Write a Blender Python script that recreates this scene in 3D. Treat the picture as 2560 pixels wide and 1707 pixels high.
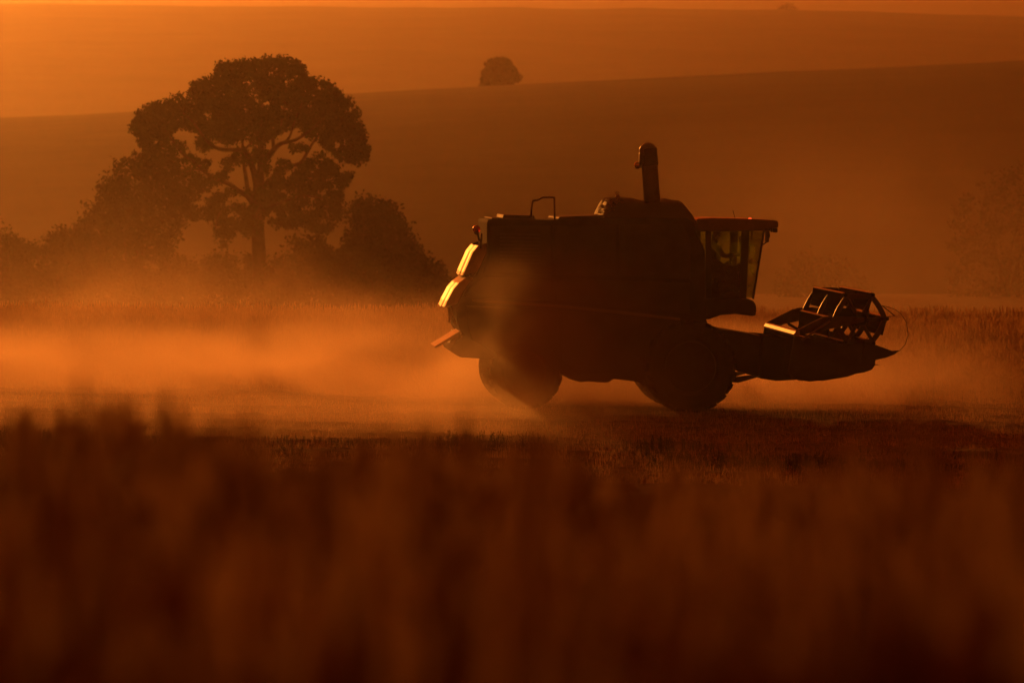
import bpy, bmesh, math, random
import numpy as np
from mathutils import Vector, Matrix, Euler

# ------------------------------------------------------------------ clear
for o in list(bpy.data.objects):
    bpy.data.objects.remove(o, do_unlink=True)
S = bpy.context.scene
COL = S.collection
R = math.radians
random.seed(7)
RNG = np.random.default_rng(11)

# ------------------------------------------------------------------ camera
F = 12500.0                      # focal length in photo pixels (photo is 2560 wide)
PITCH = R(1.604)
CAMZ = 4.2
cam = bpy.data.cameras.new('camera')
cam.sensor_width = 36.0
cam.lens = 36.0 * F / 2560.0
cam.clip_start = 0.5
cam.clip_end = 20000
cam.dof.use_dof = True
cam.dof.focus_distance = 100.0
cam.dof.aperture_fstop = 3.2
camo = bpy.data.objects.new('camera', cam)
camo.location = (0, 0, CAMZ)
camo.rotation_euler = (R(90) - PITCH, 0, 0)
COL.objects.link(camo)
S.camera = camo

# ------------------------------------------------------------------ sky and sun
SUN_AZ, SUN_EL = R(-12.5), R(6.6)
w = bpy.data.worlds.new('World')
S.world = w
w.use_nodes = True
nt = w.node_tree
nt.nodes.clear()
out = nt.nodes.new('ShaderNodeOutputWorld')
bg = nt.nodes.new('ShaderNodeBackground')
sky = nt.nodes.new('ShaderNodeTexSky')
sky.sky_type = 'NISHITA'
sky.sun_disc = False
sky.sun_elevation = SUN_EL
sky.sun_rotation = SUN_AZ
sky.air_density = 2.0
sky.dust_density = 4.0
sky.ozone_density = 0.0
sky.altitude = 0
mul = nt.nodes.new('ShaderNodeMix')
mul.data_type = 'RGBA'
mul.blend_type = 'MULTIPLY'
mul.inputs['Factor'].default_value = 1.0
mul.inputs[7].default_value = (1.0, 0.105, 0.006, 1)      # sky light filtered by the dust of the harvest
nt.links.new(sky.outputs[0], mul.inputs[6])
nt.links.new(mul.outputs[2], bg.inputs[0])
bg.inputs[1].default_value = 0.15
nt.links.new(bg.outputs[0], out.inputs[0])

sun = bpy.data.lights.new('sun', 'SUN')
sun.energy = 3.5
sun.angle = R(0.6)
sun.color = (1.0, 0.305, 0.036)
suno = bpy.data.objects.new('sun', sun)
sd = Vector((math.sin(SUN_AZ) * math.cos(SUN_EL), math.cos(SUN_AZ) * math.cos(SUN_EL), math.sin(SUN_EL)))
suno.rotation_euler = sd.to_track_quat('Z', 'Y').to_euler()
suno.location = (-30, 60, 40)
COL.objects.link(suno)

vs = S.view_settings
vs.view_transform = 'Standard'
vs.look = 'None'
vs.exposure = -1.52
vs.gamma = 1.0
vs.use_curve_mapping = False
S.render.engine = 'CYCLES'
S.cycles.max_bounces = 10
S.cycles.diffuse_bounces = 6
S.cycles.glossy_bounces = 3
S.cycles.transmission_bounces = 4
S.cycles.transparent_max_bounces = 64
S.cycles.volume_bounces = 2
S.cycles.volume_step_rate = 1.2
S.cycles.volume_max_steps = 256
S.cycles.use_denoising = True
S.cycles.sample_clamp_indirect = 4.0

# ------------------------------------------------------------------ helpers
def P(px, py, d):
    """point of the photo's ray (px, py) at distance y = d"""
    x = (px - 1280.0) / F
    z = (853.5 - py) / F
    dy = math.cos(PITCH) + z * math.sin(PITCH)
    dz = -math.sin(PITCH) + z * math.cos(PITCH)
    k = d / dy
    return Vector((x * k, d, CAMZ + dz * k))

def material(name, build):
    m = bpy.data.materials.new(name)
    m.use_nodes = True
    n = m.node_tree
    n.nodes.clear()
    o = n.nodes.new('ShaderNodeOutputMaterial')
    build(n, o)
    return m

def N(n, kind, **kw):
    x = n.nodes.new(kind)
    for k, v in kw.items():
        if k in x.inputs.keys():
            x.inputs[k].default_value = v
        else:
            setattr(x, k, v)
    return x

def surf(name, c1, c2, rough=0.6, scale=3.0, metallic=0.0, spec=0.5, bump=0.0, bscale=20.0, stretch=(1, 1, 1), coat=0.0):
    def b(n, o):
        tc = N(n, 'ShaderNodeTexCoord')
        mp = N(n, 'ShaderNodeMapping')
        mp.inputs['Scale'].default_value = stretch
        no = N(n, 'ShaderNodeTexNoise')
        no.inputs['Scale'].default_value = scale
        no.inputs['Detail'].default_value = 6
        no.inputs['Roughness'].default_value = 0.65
        cr = N(n, 'ShaderNodeValToRGB')
        cr.color_ramp.elements[0].position = 0.32
        cr.color_ramp.elements[1].position = 0.68
        cr.color_ramp.elements[0].color = (*c1, 1)
        cr.color_ramp.elements[1].color = (*c2, 1)
        p = N(n, 'ShaderNodeBsdfPrincipled')
        p.inputs['Metallic'].default_value = metallic
        p.inputs['Specular IOR Level'].default_value = spec
        p.inputs['Coat Weight'].default_value = coat
        rr = N(n, 'ShaderNodeMapRange')
        rr.inputs['To Min'].default_value = max(0.02, rough - 0.12)
        rr.inputs['To Max'].default_value = min(1.0, rough + 0.12)
        n.links.new(tc.outputs['Object'], mp.inputs[0])
        n.links.new(mp.outputs[0], no.inputs['Vector'])
        n.links.new(no.outputs['Fac'], cr.inputs[0])
        n.links.new(no.outputs['Fac'], rr.inputs[0])
        n.links.new(rr.outputs[0], p.inputs['Roughness'])
        n.links.new(cr.outputs[0], p.inputs['Base Color'])
        if bump > 0:
            n2 = N(n, 'ShaderNodeTexNoise')
            n2.inputs['Scale'].default_value = bscale
            n2.inputs['Detail'].default_value = 5
            bp = N(n, 'ShaderNodeBump')
            bp.inputs['Strength'].default_value = 1.0
            bp.inputs['Distance'].default_value = bump
            n.links.new(mp.outputs[0], n2.inputs['Vector'])
            n.links.new(n2.outputs['Fac'], bp.inputs['Height'])
            n.links.new(bp.outputs[0], p.inputs['Normal'])
        n.links.new(p.outputs[0], o.inputs['Surface'])
    return material(name, b)

def leafy(name, c1, c2, trans=0.5, scale=0.8, gloss=0.12, rough=0.45):
    """foliage: diffuse, translucent and a little gloss"""
    def b(n, o):
        tc = N(n, 'ShaderNodeTexCoord')
        no = N(n, 'ShaderNodeTexNoise')
        no.inputs['Scale'].default_value = scale
        no.inputs['Detail'].default_value = 5
        cr = N(n, 'ShaderNodeValToRGB')
        cr.color_ramp.elements[0].position = 0.35
        cr.color_ramp.elements[1].position = 0.65
        cr.color_ramp.elements[0].color = (*c1, 1)
        cr.color_ramp.elements[1].color = (*c2, 1)
        d = N(n, 'ShaderNodeBsdfDiffuse')
        t = N(n, 'ShaderNodeBsdfTranslucent')
        g = N(n, 'ShaderNodeBsdfGlossy')
        g.inputs['Roughness'].default_value = rough
        m1 = N(n, 'ShaderNodeMixShader')
        m1.inputs[0].default_value = trans
        m2 = N(n, 'ShaderNodeMixShader')
        m2.inputs[0].default_value = gloss
        n.links.new(tc.outputs['Object'], no.inputs['Vector'])
        n.links.new(no.outputs['Fac'], cr.inputs[0])
        for s in (d, t):
            n.links.new(cr.outputs[0], s.inputs['Color'])
        n.links.new(d.outputs[0], m1.inputs[1])
        n.links.new(t.outputs[0], m1.inputs[2])
        n.links.new(m1.outputs[0], m2.inputs[1])
        n.links.new(g.outputs[0], m2.inputs[2])
        n.links.new(m2.outputs[0], o.inputs['Surface'])
    return material(name, b)

def tag(o, label=None, cat=None, group=None, kind=None):
    if label: o['label'] = label
    if cat: o['category'] = cat
    if group: o['group'] = group
    if kind: o['kind'] = kind
    return o

def empty(name, loc, label, cat, group=None):
    o = bpy.data.objects.new(name, None)
    o.location = loc
    COL.objects.link(o)
    return tag(o, label, cat, group)

def link(name, me, m, parent=None, smooth=False):
    if m: me.materials.append(m)
    o = bpy.data.objects.new(name, me)
    COL.objects.link(o)
    if parent is not None: o.parent = parent
    if smooth:
        me.polygons.foreach_set('use_smooth', [True] * len(me.polygons))
    return o

def mesh_quads(name, V, m, parent=None, k=4, smooth=False):
    """V: array (n, k, 3): n separate k-sided faces"""
    V = np.asarray(V, dtype=np.float32)
    n = len(V)
    me = bpy.data.meshes.new(name)
    me.vertices.add(n * k)
    me.vertices.foreach_set('co', V.reshape(-1))
    me.loops.add(n * k)
    me.loops.foreach_set('vertex_index', np.arange(n * k, dtype=np.int32))
    me.polygons.add(n)
    me.polygons.foreach_set('loop_start', np.arange(0, n * k, k, dtype=np.int32))
    me.polygons.foreach_set('loop_total', np.full(n, k, dtype=np.int32))
    me.update(calc_edges=True)
    me.validate()
    return link(name, me, m, parent, smooth)

def mesh_grid(name, X, Y, Z, m, parent=None, smooth=True, wrap=False):
    """X, Y, Z: 2D arrays"""
    nr, nc = X.shape
    co = np.stack([X, Y, Z], -1).reshape(-1, 3).astype(np.float32)
    i = np.arange(nr * nc).reshape(nr, nc)
    q = np.stack([i[:-1, :-1], i[:-1, 1:], i[1:, 1:], i[1:, :-1]], -1).reshape(-1, 4).astype(np.int32)
    me = bpy.data.meshes.new(name)
    me.vertices.add(len(co))
    me.vertices.foreach_set('co', co.reshape(-1))
    me.loops.add(len(q) * 4)
    me.loops.foreach_set('vertex_index', q.reshape(-1))
    me.polygons.add(len(q))
    me.polygons.foreach_set('loop_start', np.arange(0, len(q) * 4, 4, dtype=np.int32))
    me.polygons.foreach_set('loop_total', np.full(len(q), 4, dtype=np.int32))
    me.update(calc_edges=True)
    return link(name, me, m, parent, smooth)

_T = RNG.random((256, 256))
def vnoise(x, y):
    """smooth value noise, arrays in, 0..1 out"""
    x = np.asarray(x, dtype=float); y = np.asarray(y, dtype=float)
    xi = np.floor(x).astype(int); yi = np.floor(y).astype(int)
    fx = x - xi; fy = y - yi
    fx = fx * fx * (3 - 2 * fx); fy = fy * fy * (3 - 2 * fy)
    a = _T[xi & 255, yi & 255]; b = _T[(xi + 1) & 255, yi & 255]
    c = _T[xi & 255, (yi + 1) & 255]; d = _T[(xi + 1) & 255, (yi + 1) & 255]
    return (a * (1 - fx) + b * fx) * (1 - fy) + (c * (1 - fx) + d * fx) * fy
def fbm(x, y, o=4):
    s = 0; a = 1.0; t = 0
    for k in range(o):
        s = s + a * vnoise(x * 2 ** k + 17.3 * k, y * 2 ** k + 5.1 * k); t += a; a *= 0.5
    return s / t

class MB:
    """collects shapes for one mesh"""
    def __init__(s): s.v = []; s.f = []
    def add(s, v, f):
        b = len(s.v)
        s.v += [tuple(p) for p in v]; s.f += [tuple(b + i for i in q) for q in f]
        return s
    def box(s, x0, x1, y0, y1, z0, z1):
        return s.add([(x0,y0,z0),(x1,y0,z0),(x1,y1,z0),(x0,y1,z0),(x0,y0,z1),(x1,y0,z1),(x1,y1,z1),(x0,y1,z1)],
                     [(0,3,2,1),(4,5,6,7),(0,1,5,4),(1,2,6,5),(2,3,7,6),(3,0,4,7)])
    def prism(s, prof, y0, y1):
        n = len(prof)
        v = [(x, y0, z) for x, z in prof] + [(x, y1, z) for x, z in prof]
        return s.add(v, [tuple(range(n)), tuple(range(2*n-1, n-1, -1))] + [(i, n+i, n+(i+1)%n, (i+1)%n) for i in range(n)])
    def tube(s, pts, r, n=8, caps=True, r1=None):
        pts = [Vector(p) for p in pts]
        rings = []
        m = len(pts)
        up = None
        for i, p in enumerate(pts):
            t = (pts[min(i+1, m-1)] - pts[max(i-1, 0)]).normalized()
            if up is None: up = t.orthogonal().normalized()
            up = (up - t * up.dot(t)).normalized()
            sdv = t.cross(up)
            rr = r if r1 is None else r + (r1 - r) * i / (m - 1)
            if isinstance(r, (list, tuple)): rr = r[i]
            rings.append([p + (up * math.cos(a) + sdv * math.sin(a)) * rr for a in [2*math.pi*k/n for k in range(n)]])
        v = [q for g in rings for q in g]
        f = [(i*n+k, i*n+(k+1)%n, (i+1)*n+(k+1)%n, (i+1)*n+k) for i in range(m-1) for k in range(n)]
        if caps: f += [tuple(range(n-1, -1, -1)), tuple((m-1)*n+k for k in range(n))]
        return s.add(v, f)
    def lathe(s, prof, n=48, c=(0,0,0), axis='Y'):
        """prof: (offset along axis, radius)"""
        v = []; m = len(prof)
        for a_, r_ in prof:
            for k in range(n):
                t = 2*math.pi*k/n
                if axis == 'Y': v.append((c[0]+r_*math.cos(t), c[1]+a_, c[2]+r_*math.sin(t)))
                else: v.append((c[0]+r_*math.cos(t), c[1]+r_*math.sin(t), c[2]+a_))
        f = [(i*n+k, (i+1)*n+k, (i+1)*n+(k+1)%n, i*n+(k+1)%n) for i in range(m-1) for k in range(n)]
        f += [tuple(range(n)), tuple((m-1)*n+k for k in range(n-1,-1,-1))]
        return s.add(v, f)
    def obb(s, c, ax, ay, az):
        """box with centre c and half axes"""
        c = Vector(c); ax = Vector(ax); ay = Vector(ay); az = Vector(az)
        v = [c + ax*i + ay*j + az*k for k in (-1,1) for i, j in ((-1,-1),(1,-1),(1,1),(-1,1))]
        return s.add(v, [(0,3,2,1),(4,5,6,7),(0,1,5,4),(1,2,6,5),(2,3,7,6),(3,0,4,7)])
    def build(s, name, m, parent=None, smooth=False, bevel=0.0, seg=2, xform=None, auto=None):
        me = bpy.data.meshes.new(name)
        me.from_pydata(s.v, [], s.f)
        bm = bmesh.new(); bm.from_mesh(me)
        bmesh.ops.recalc_face_normals(bm, faces=bm.faces)
        if bevel > 0:
            es = [e for e in bm.edges if len(e.link_faces) == 2 and e.calc_face_angle(0) > 0.35]
            bmesh.ops.bevel(bm, geom=es, offset=bevel, segments=seg, affect='EDGES', clamp_overlap=True, profile=0.5)
        if xform is not None: bmesh.ops.transform(bm, matrix=xform, verts=bm.verts)
        bm.to_mesh(me); bm.free()
        o = link(name, me, m, parent, smooth)
        if auto:
            for e in me.edges: pass
        return o

# ------------------------------------------------------------------ terrain
RX, RZ = 0.17, 0.05                       # where the rear axle of the combine stands
def ground_z(x, y, rough=True):
    x = np.asarray(x, dtype=float); y = np.asarray(y, dtype=float)
    near = np.clip((48 - y) / 36, 0, 1)
    z = 2.6 * near * near * (3 - 2 * near)
    tilt = np.clip((160 - y) / 45, 0, 1) * np.clip((y - 45) / 30, 0, 1)
    z = z + tilt * (RZ - 0.0227 * np.clip(x - RX, -25, 25))
    z = z - 2.0 * np.clip((y - 165) / 90, 0, 1) ** 1.5
    if rough:
        amp = np.clip((y - 60) / 12, 0, 1) * np.clip((120 - y) / 6, 0, 1)
        track = np.exp(-((y - 100.0) / 1.2) ** 2) + np.exp(-((y - 102.8) / 1.2) ** 2)
        z = z + amp * ((fbm(x * 0.35, y * 0.8, 4) - 0.5) * 0.16 + (vnoise(x * 4, y * 5) ** 3) * 0.05) * (1 - 0.75 * np.clip(track, 0, 1))
    return z

soil = surf('soil', (0.10, 0.065, 0.035), (0.27, 0.18, 0.10), rough=0.9, scale=1.3, spec=0.15, bump=0.03, bscale=9)
hill_mat = surf('pasture', (0.035, 0.035, 0.016), (0.075, 0.062, 0.03), rough=0.95, scale=0.03, spec=0.05)
xs = np.concatenate([np.arange(-700, -20, 40.0), np.arange(-19, 19.01, 0.14), np.arange(30, 520, 40.0)])
ys = np.concatenate([np.arange(-30, 60, 1.0), np.arange(60, 116, 0.13), np.arange(116, 175, 1.0), np.arange(175, 360, 8.0)])
GX, GY = np.meshgrid(xs, ys)
g = mesh_grid('ground', GX, GY, ground_z(GX, GY), soil)
tag(g, 'bare harvested soil and stubble with shallow ruts under the combine', 'ground', kind='structure')

def ridge(name, pts, d, y0, yb, z0, label, rough=0.0):
    """a rolling hill whose crest, seen from the field, follows pts (photo pixels) at distance d"""
    px = [p[0] for p in pts]; py = [p[1] for p in pts]
    X = np.arange(-700 if d < 2000 else -880, 521 if d < 2000 else 700, 6.0)
    crest = []
    for x in X:
        q = 1280 + x / d * F
        crest.append(P(q, float(np.interp(q, px, py)), d).z)
    crest = np.array(crest)
    # beyond the frame the crest keeps rolling gently
    crest = crest + rough * (fbm(X * 0.05, X * 0 + d, 3) - 0.5)
    T = np.concatenate([np.linspace(0, 1, 40), np.linspace(1.03, 1.6, 12)])
    XX, TT = np.meshgrid(X, T)
    up = np.where(TT <= 1, np.sin(np.clip(TT, 0, 1) * math.pi / 2) ** 1.15, 1 - (TT - 1) ** 1.5 * 1.2)
    ZZ = z0 + (crest[None, :] - z0) * up
    YY = y0 + (d - y0) * np.where(TT <= 1, TT, 1 + (TT - 1) * (yb - d) / (d - y0) / 0.6)
    o = mesh_grid(name, XX, YY, ZZ, hill_mat)
    return tag(o, label, 'hill', kind='structure')
H1 = [(-3000, 330), (0, 306), (330, 291), (900, 243), (1150, 229), (1600, 207), (2000, 186), (2560, 160), (5000, 120)]
H3 = [(-4000, -70), (0, -60), (1500, -55), (2560, -50), (6000, -40)]
H2 = [(-3000, 20), (0, 28), (600, 36), (1200, 38), (1900, 44), (2250, 52), (2560, 66), (5000, 90)]
ridge('near_hill', H1, 650, 330, 900, -2.3, 'dark nearer hillside whose crest climbs to the right', 0.4)
ridge('far_hill', H2, 1600, 800, 1690, -5, 'pale far hill along the top of the picture', 1.0)

ridge('sky_cover_hill', H3, 2600, 1700, 2740, -8, 'added pale hill covering the sky behind all the others, its crest above the picture', 1.0)  # extra ridge added to hide the over-red sky strip behind pale haze

# ------------------------------------------------------------------ haze
def haze_mat():
    def b(n, o):
        v = N(n, 'ShaderNodeVolumePrincipled')
        v.inputs['Color'].default_value = (0.97, 0.86, 0.70, 1)
        v.inputs['Density'].default_value = 0.00020
        v.inputs['Anisotropy'].default_value = 0.875
        n.links.new(v.outputs[0], o.inputs['Volume'])
    return material('haze', b)
hz = MB().box(-900, 720, -25, 2750, -16, 150).build('haze', haze_mat())
tag(hz, 'orange evening haze filling the valley', 'haze', kind='stuff')

def dust(name, lo, hi, density, label, nscale=0.35, thresh=0.42, soft=0.3, low=True, seed=0.0, stretch=(1, 1, 1), g_=0.7, shape='box', power=1.0):
    """one drifting dust cloud: a closed box whose density fades to nothing before its faces"""
    lo = Vector(lo); hi = Vector(hi)
    c = (lo + hi) / 2; h = (hi - lo) / 2
    def b(n, o):
        tc = N(n, 'ShaderNodeTexCoord')
        geo = N(n, 'ShaderNodeNewGeometry')
        # object coordinates are -1..1 in the box
        sx = N(n, 'ShaderNodeSeparateXYZ')
        n.links.new(tc.outputs['Object'], sx.inputs[0])
        def M(op, a, b_=None, c_=None, clamp=False):
            m = N(n, 'ShaderNodeMath'); m.operation = op; m.use_clamp = clamp
            for i, v in enumerate((a, b_, c_)):
                if v is None: continue
                if isinstance(v, (int, float)): m.inputs[i].default_value = v
                else: n.links.new(v, m.inputs[i])
            return m.outputs[0]
        def fade(ax, s=0.45):
            a = M('ABSOLUTE', ax)
            t = M('DIVIDE', M('SUBTRACT', 1.0, a), s, clamp=True)
            return M('MULTIPLY', M('MULTIPLY', t, t), M('SUBTRACT', 3.0, M('MULTIPLY', t, 2.0)))
        if shape == 'ball':
            r2 = M('ADD', M('MULTIPLY', sx.outputs[0], sx.outputs[0]), M('ADD', M('MULTIPLY', sx.outputs[1], sx.outputs[1]), M('MULTIPLY', sx.outputs[2], sx.outputs[2])))
            f = M('POWER', M('SUBTRACT', 1.0, r2, clamp=True), 1.5)
        else:
            f = M('MULTIPLY', fade(sx.outputs[0]), fade(sx.outputs[1], 0.25))
            if low:      # thickest near the ground
                t = M('SUBTRACT', 1.0, M('MULTIPLY', M('ADD', sx.outputs[2], 1.0), 0.5), clamp=True)
                f = M('MULTIPLY', f, M('POWER', t, power))
            else:
                f = M('MULTIPLY', f, fade(sx.outputs[2], 0.6))
        mp = N(n, 'ShaderNodeMapping')
        mp.inputs['Scale'].default_value = stretch
        mp.inputs['Location'].default_value = (seed, seed * 0.7, seed * 1.3)
        no = N(n, 'ShaderNodeTexNoise')
        no.inputs['Scale'].default_value = nscale
        no.inputs['Detail'].default_value = 3.0
        no.inputs['Roughness'].default_value = 0.5
        no.inputs['Distortion'].default_value = 0.6
        n.links.new(geo.outputs['Position'], mp.inputs[0])
        n.links.new(mp.outputs[0], no.inputs['Vector'])
        k = N(n, 'ShaderNodeMapRange')
        k.interpolation_type = 'SMOOTHSTEP'
        k.inputs['From Min'].default_value = thresh
        k.inputs['From Max'].default_value = thresh + soft
        n.links.new(no.outputs['Fac'], k.inputs[0])
        d = M('MULTIPLY', M('MULTIPLY', f, k.outputs[0]), density)
        v = N(n, 'ShaderNodeVolumePrincipled')
        v.inputs['Color'].default_value = (0.95, 0.80, 0.62, 1)
        v.inputs['Anisotropy'].default_value = g_
        n.links.new(d, v.inputs['Density'])
        n.links.new(v.outputs[0], o.inputs['Volume'])
    o = MB().box(-1, 1, -1, 1, -1, 1).build(name, material(name, b))
    o.location = c; o.scale = h
    return tag(o, label, 'dust', kind='stuff')

# behind the combine, low over the stubble
dust('dust_cloud', (-30, 101.0, -0.6), (12, 116, 1.6), 0.38, 'bright low dust drifting behind the combine over the stubble', nscale=0.30, thresh=0.36, soft=0.26, stretch=(1, 0.5, 1.3), seed=3, power=1.1)
dust('dust_cloud', (-30, 108, -0.9), (9, 142, 1.9), 0.030, 'thin bright dust drifting over the standing crop', nscale=0.12, thresh=0.32, soft=0.3, seed=14, power=0.8)
dust('dust_cloud', (5, 156, -3), (70, 318, 11.5), 0.0026, 'dust drifting in front of the trees on the right', nscale=0.07, thresh=0.30, soft=0.4, seed=19, power=1.0)
dust('dust_cloud', (-15, 103, -1.5), (1.5, 112, 3.6), 0.10, 'ragged billow of dust behind the rear of the combine', nscale=0.42, thresh=0.42, soft=0.22, shape='ball', seed=27)
dust('dust_cloud', (-60, 152, -2), (1, 202, 6.0), 0.011, 'dust drifting in front of the feet of the trees', nscale=0.07, thresh=0.30, soft=0.4, seed=9, power=1.3)
dust('dust_cloud', (-3.2, 92.8, -2.6), (4.4, 99.9, 3.6), 0.30, 'dust thrown up beside the rear wheel of the combine', nscale=0.55, thresh=0.32, soft=0.3, shape='ball', seed=5)
dust('dust_cloud', (2.0, 104, -4), (12.5, 124, 6.8), 0.010, 'tall plume of dust rising beyond the header', nscale=0.16, thresh=0.43, soft=0.22, low=False, seed=21)
dust('dust_cloud', (1, 94, -0.4), (11, 104, 1.6), 0.02, 'thin dust hanging under the header', nscale=0.35, thresh=0.35, soft=0.3, seed=31, power=1.0)

dust('dust_cloud', (-19, 83, -0.6), (3.4, 101, 1.2), 0.20, 'thin dust settling over the stubble this side of the combine', nscale=0.3, thresh=0.30, soft=0.4, seed=41, power=1.2)

# ------------------------------------------------------------------ crops
def plants(name, n_, xy, h_rng, variants, m, label, cat='crop'):
    """n_ plants scattered on xy, each a scaled turned copy of a variant (k, 4, 3)"""
    zz = ground_z(xy[:, 0], xy[:, 1], rough=False)
    outq = []
    pick = RNG.integers(0, len(variants), len(xy))
    for i, va in enumerate(variants):
        s = np.where(pick == i)[0]
        if len(s) == 0: continue
        a = RNG.random(len(s)) * 2 * math.pi
        hh = (h_rng(xy[s, 0], xy[s, 1])) * (0.75 + 0.45 * RNG.random(len(s)))
        ca, sa = np.cos(a), np.sin(a)
        V = va[None, ...].repeat(len(s), 0) * hh[:, None, None, None]
        X = V[..., 0] * ca[:, None, None] - V[..., 1] * sa[:, None, None] + xy[s, 0][:, None, None]
        Y = V[..., 0] * sa[:, None, None] + V[..., 1] * ca[:, None, None] + xy[s, 1][:, None, None]
        Z = V[..., 2] + zz[s][:, None, None] - 0.02
        outq.append(np.stack([X, Y, Z], -1).reshape(-1, 4, 3))
    V = np.concatenate(outq)
    o = mesh_quads(name, V, m)
    return tag(o, label, cat, kind='stuff')

def blade(p0, direc, length, width, droop, segs=3):
    p = np.array(p0, float); d = np.array(direc, float)
    d /= np.linalg.norm(d)
    side = np.cross(d, [0, 0, 1.0]); side /= (np.linalg.norm(side) + 1e-6)
    q = []
    for i in range(segs):
        w0 = width * (1 - (i / segs) ** 2); w1 = width * (1 - ((i + 1) / segs) ** 2) + 1e-4
        p2 = p + d * length / segs
        q.append([p - side * w0 / 2, p + side * w0 / 2, p2 + side * w1 / 2, p2 - side * w1 / 2])
        p = p2; d = d + np.array([0, 0, -droop]); d /= np.linalg.norm(d)
    return q

def variant(nst, nleaf, lw, ll, head, seed):
    r = random.Random(seed)
    q = []
    for s_ in range(nst):
        a = r.random() * 6.28; lean = r.uniform(0.02, 0.18)
        x0, y0 = r.uniform(-.04, .04), r.uniform(-.04, .04)
        top = np.array([x0 + lean * math.cos(a), y0 + lean * math.sin(a), r.uniform(.75, 1.05)])
        b0 = np.array([x0, y0, 0.0])
        sd_ = np.array([math.sin(a), -math.cos(a), 0]) * 0.006
        q.append([b0 - sd_, b0 + sd_, top + sd_ * .6, top - sd_ * .6])
        sd2 = np.array([math.cos(a), math.sin(a), 0]) * 0.006
        q.append([b0 - sd2, b0 + sd2, top + sd2 * .6, top - sd2 * .6])
        if head:
            hd = top - np.array([0, 0, head * .4]); hw = 0.016
            for an in (0, 1.57):
                s2 = np.array([math.cos(an), math.sin(an), 0]) * hw
                q.append([hd - s2 * .5, hd + s2 * .5, hd + s2 + [lean * .1, 0, head * .5], hd - s2 + [lean * .1, 0, head * .5]])
                q.append([hd - s2 + [lean * .1, 0, head * .5], hd + s2 + [lean * .1, 0, head * .5], hd + s2 * .2 + [0, 0, head], hd - s2 * .2 + [0, 0, head]])
        for l in range(nleaf):
            t = r.uniform(.15, .95); p = b0 + (top - b0) * t
            an = r.random() * 6.28
            q += blade(p, (math.cos(an), math.sin(an), r.uniform(.3, 1.3)), ll * r.uniform(.6, 1.2), lw * r.uniform(.7, 1.2), r.uniform(.3, .9), 2)
    return np.array(q, float)

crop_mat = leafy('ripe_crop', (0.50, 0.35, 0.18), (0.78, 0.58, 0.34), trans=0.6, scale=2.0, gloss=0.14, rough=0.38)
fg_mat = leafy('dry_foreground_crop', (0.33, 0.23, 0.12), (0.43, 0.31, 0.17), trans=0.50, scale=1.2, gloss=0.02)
va = [variant(3, 4, .022, .22, .13, 100 + i) for i in range(8)]
nfar = 36000
yy = 104.5 + (150 - 104.5) * RNG.random(nfar) ** 0.85
xy = np.stack([(RNG.random(nfar) * 2 - 1) * (yy * 0.103 + 1.5), yy], 1)
plants('standing_crop', nfar, xy, lambda x, y: (0.82 + 0.16 * fbm(x * .4, y * .4, 2)) * np.clip(.12 + .88 * (y - 104.5 + 6 * (fbm(x * .15, y * .15, 2) - .5)) / 26, .10, 1), va, crop_mat,
       'sunlit standing ripe crop beyond the dust, between the stubble and the trees')
vb = [variant(3, 7, .035, .30, .14, 200 + i) for i in range(10)]
nnear = 19000
u = RNG.random(nnear)
yy = 4.2 + (16 - 4.2) * u ** 0.7
xx = (RNG.random(nnear) * 2 - 1) * (yy * 0.108 + 0.8)
xy = np.stack([xx, yy], 1)
def hnear(x, y):
    left = np.clip(-x / (y * .1) + .3, 0, 1)
    lim = np.interp(left, [0, 1], [.0545, .0448]) + (fbm(x * 5, y * .3, 3) - .5) * .016 + np.abs(RNG.normal(0, .0045, len(x))) - .001
    top = 4.2 - lim * y
    want = top - ground_z(x, y, rough=False)
    return np.clip(want * .80, .30, 1.2) * RNG.uniform(.76, 1.04, len(x))
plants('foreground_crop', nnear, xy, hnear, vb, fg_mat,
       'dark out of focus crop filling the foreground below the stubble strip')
# stubble stems and straw litter on the harvested strip
ns = 16000
yy = 74 + 38 * RNG.random(ns)
xy = np.stack([(RNG.random(ns) * 2 - 1) * (yy * .105 + 1), yy], 1)
vc = []
for i in range(6):
    r = random.Random(i)
    q = []
    for k in range(4):
        x0, y0 = r.uniform(-.15, .15), r.uniform(-.15, .15)
        if k < 3:
            d_ = (r.uniform(-.3, .3), r.uniform(-.3, .3), 1)
            q += blade((x0, y0, 0), d_, r.uniform(.05, .15), .012, 0, 1)
        else:
            q += blade((x0, y0, .03), (r.uniform(-1, 1), r.uniform(-1, 1), .15), r.uniform(.1, .25), .02, .2, 1)
    vc.append(np.array(q, float))
nt_ = 2600
yy = 76.5 + 9.5 * RNG.random(nt_ * 4) ** .7
xq = (RNG.random(nt_ * 4) * 2 - 1) * (yy * .105 + 1)
kk = (fbm(xq * .28, yy * 1.1, 3) > .60) | ((np.abs(yy - 84.3 - 1.2 * (fbm(xq * .2, xq * 0, 3) - .5)) < .5) & (fbm(xq * .6, yy * .4, 3) > .55))
xy2 = np.stack([xq, yy], 1)[kk][:nt_]
weedm = leafy('low_weeds', (0.03, 0.03, 0.012), (0.07, 0.06, 0.025), trans=0.3, scale=1.0, gloss=0.03)
plants('low_weeds', nt_, xy2, lambda x, y: .06 + .20 * fbm(x * .8, y * .8, 2), vb, weedm, 'dark low weeds in ragged strips along the near edge of the stubble', 'weeds')
plants('stubble', ns, xy, lambda x, y: 1.0 + 0 * x, vc, crop_mat, 'short cut stubble and straw litter on the harvested strip', 'stubble')

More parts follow.
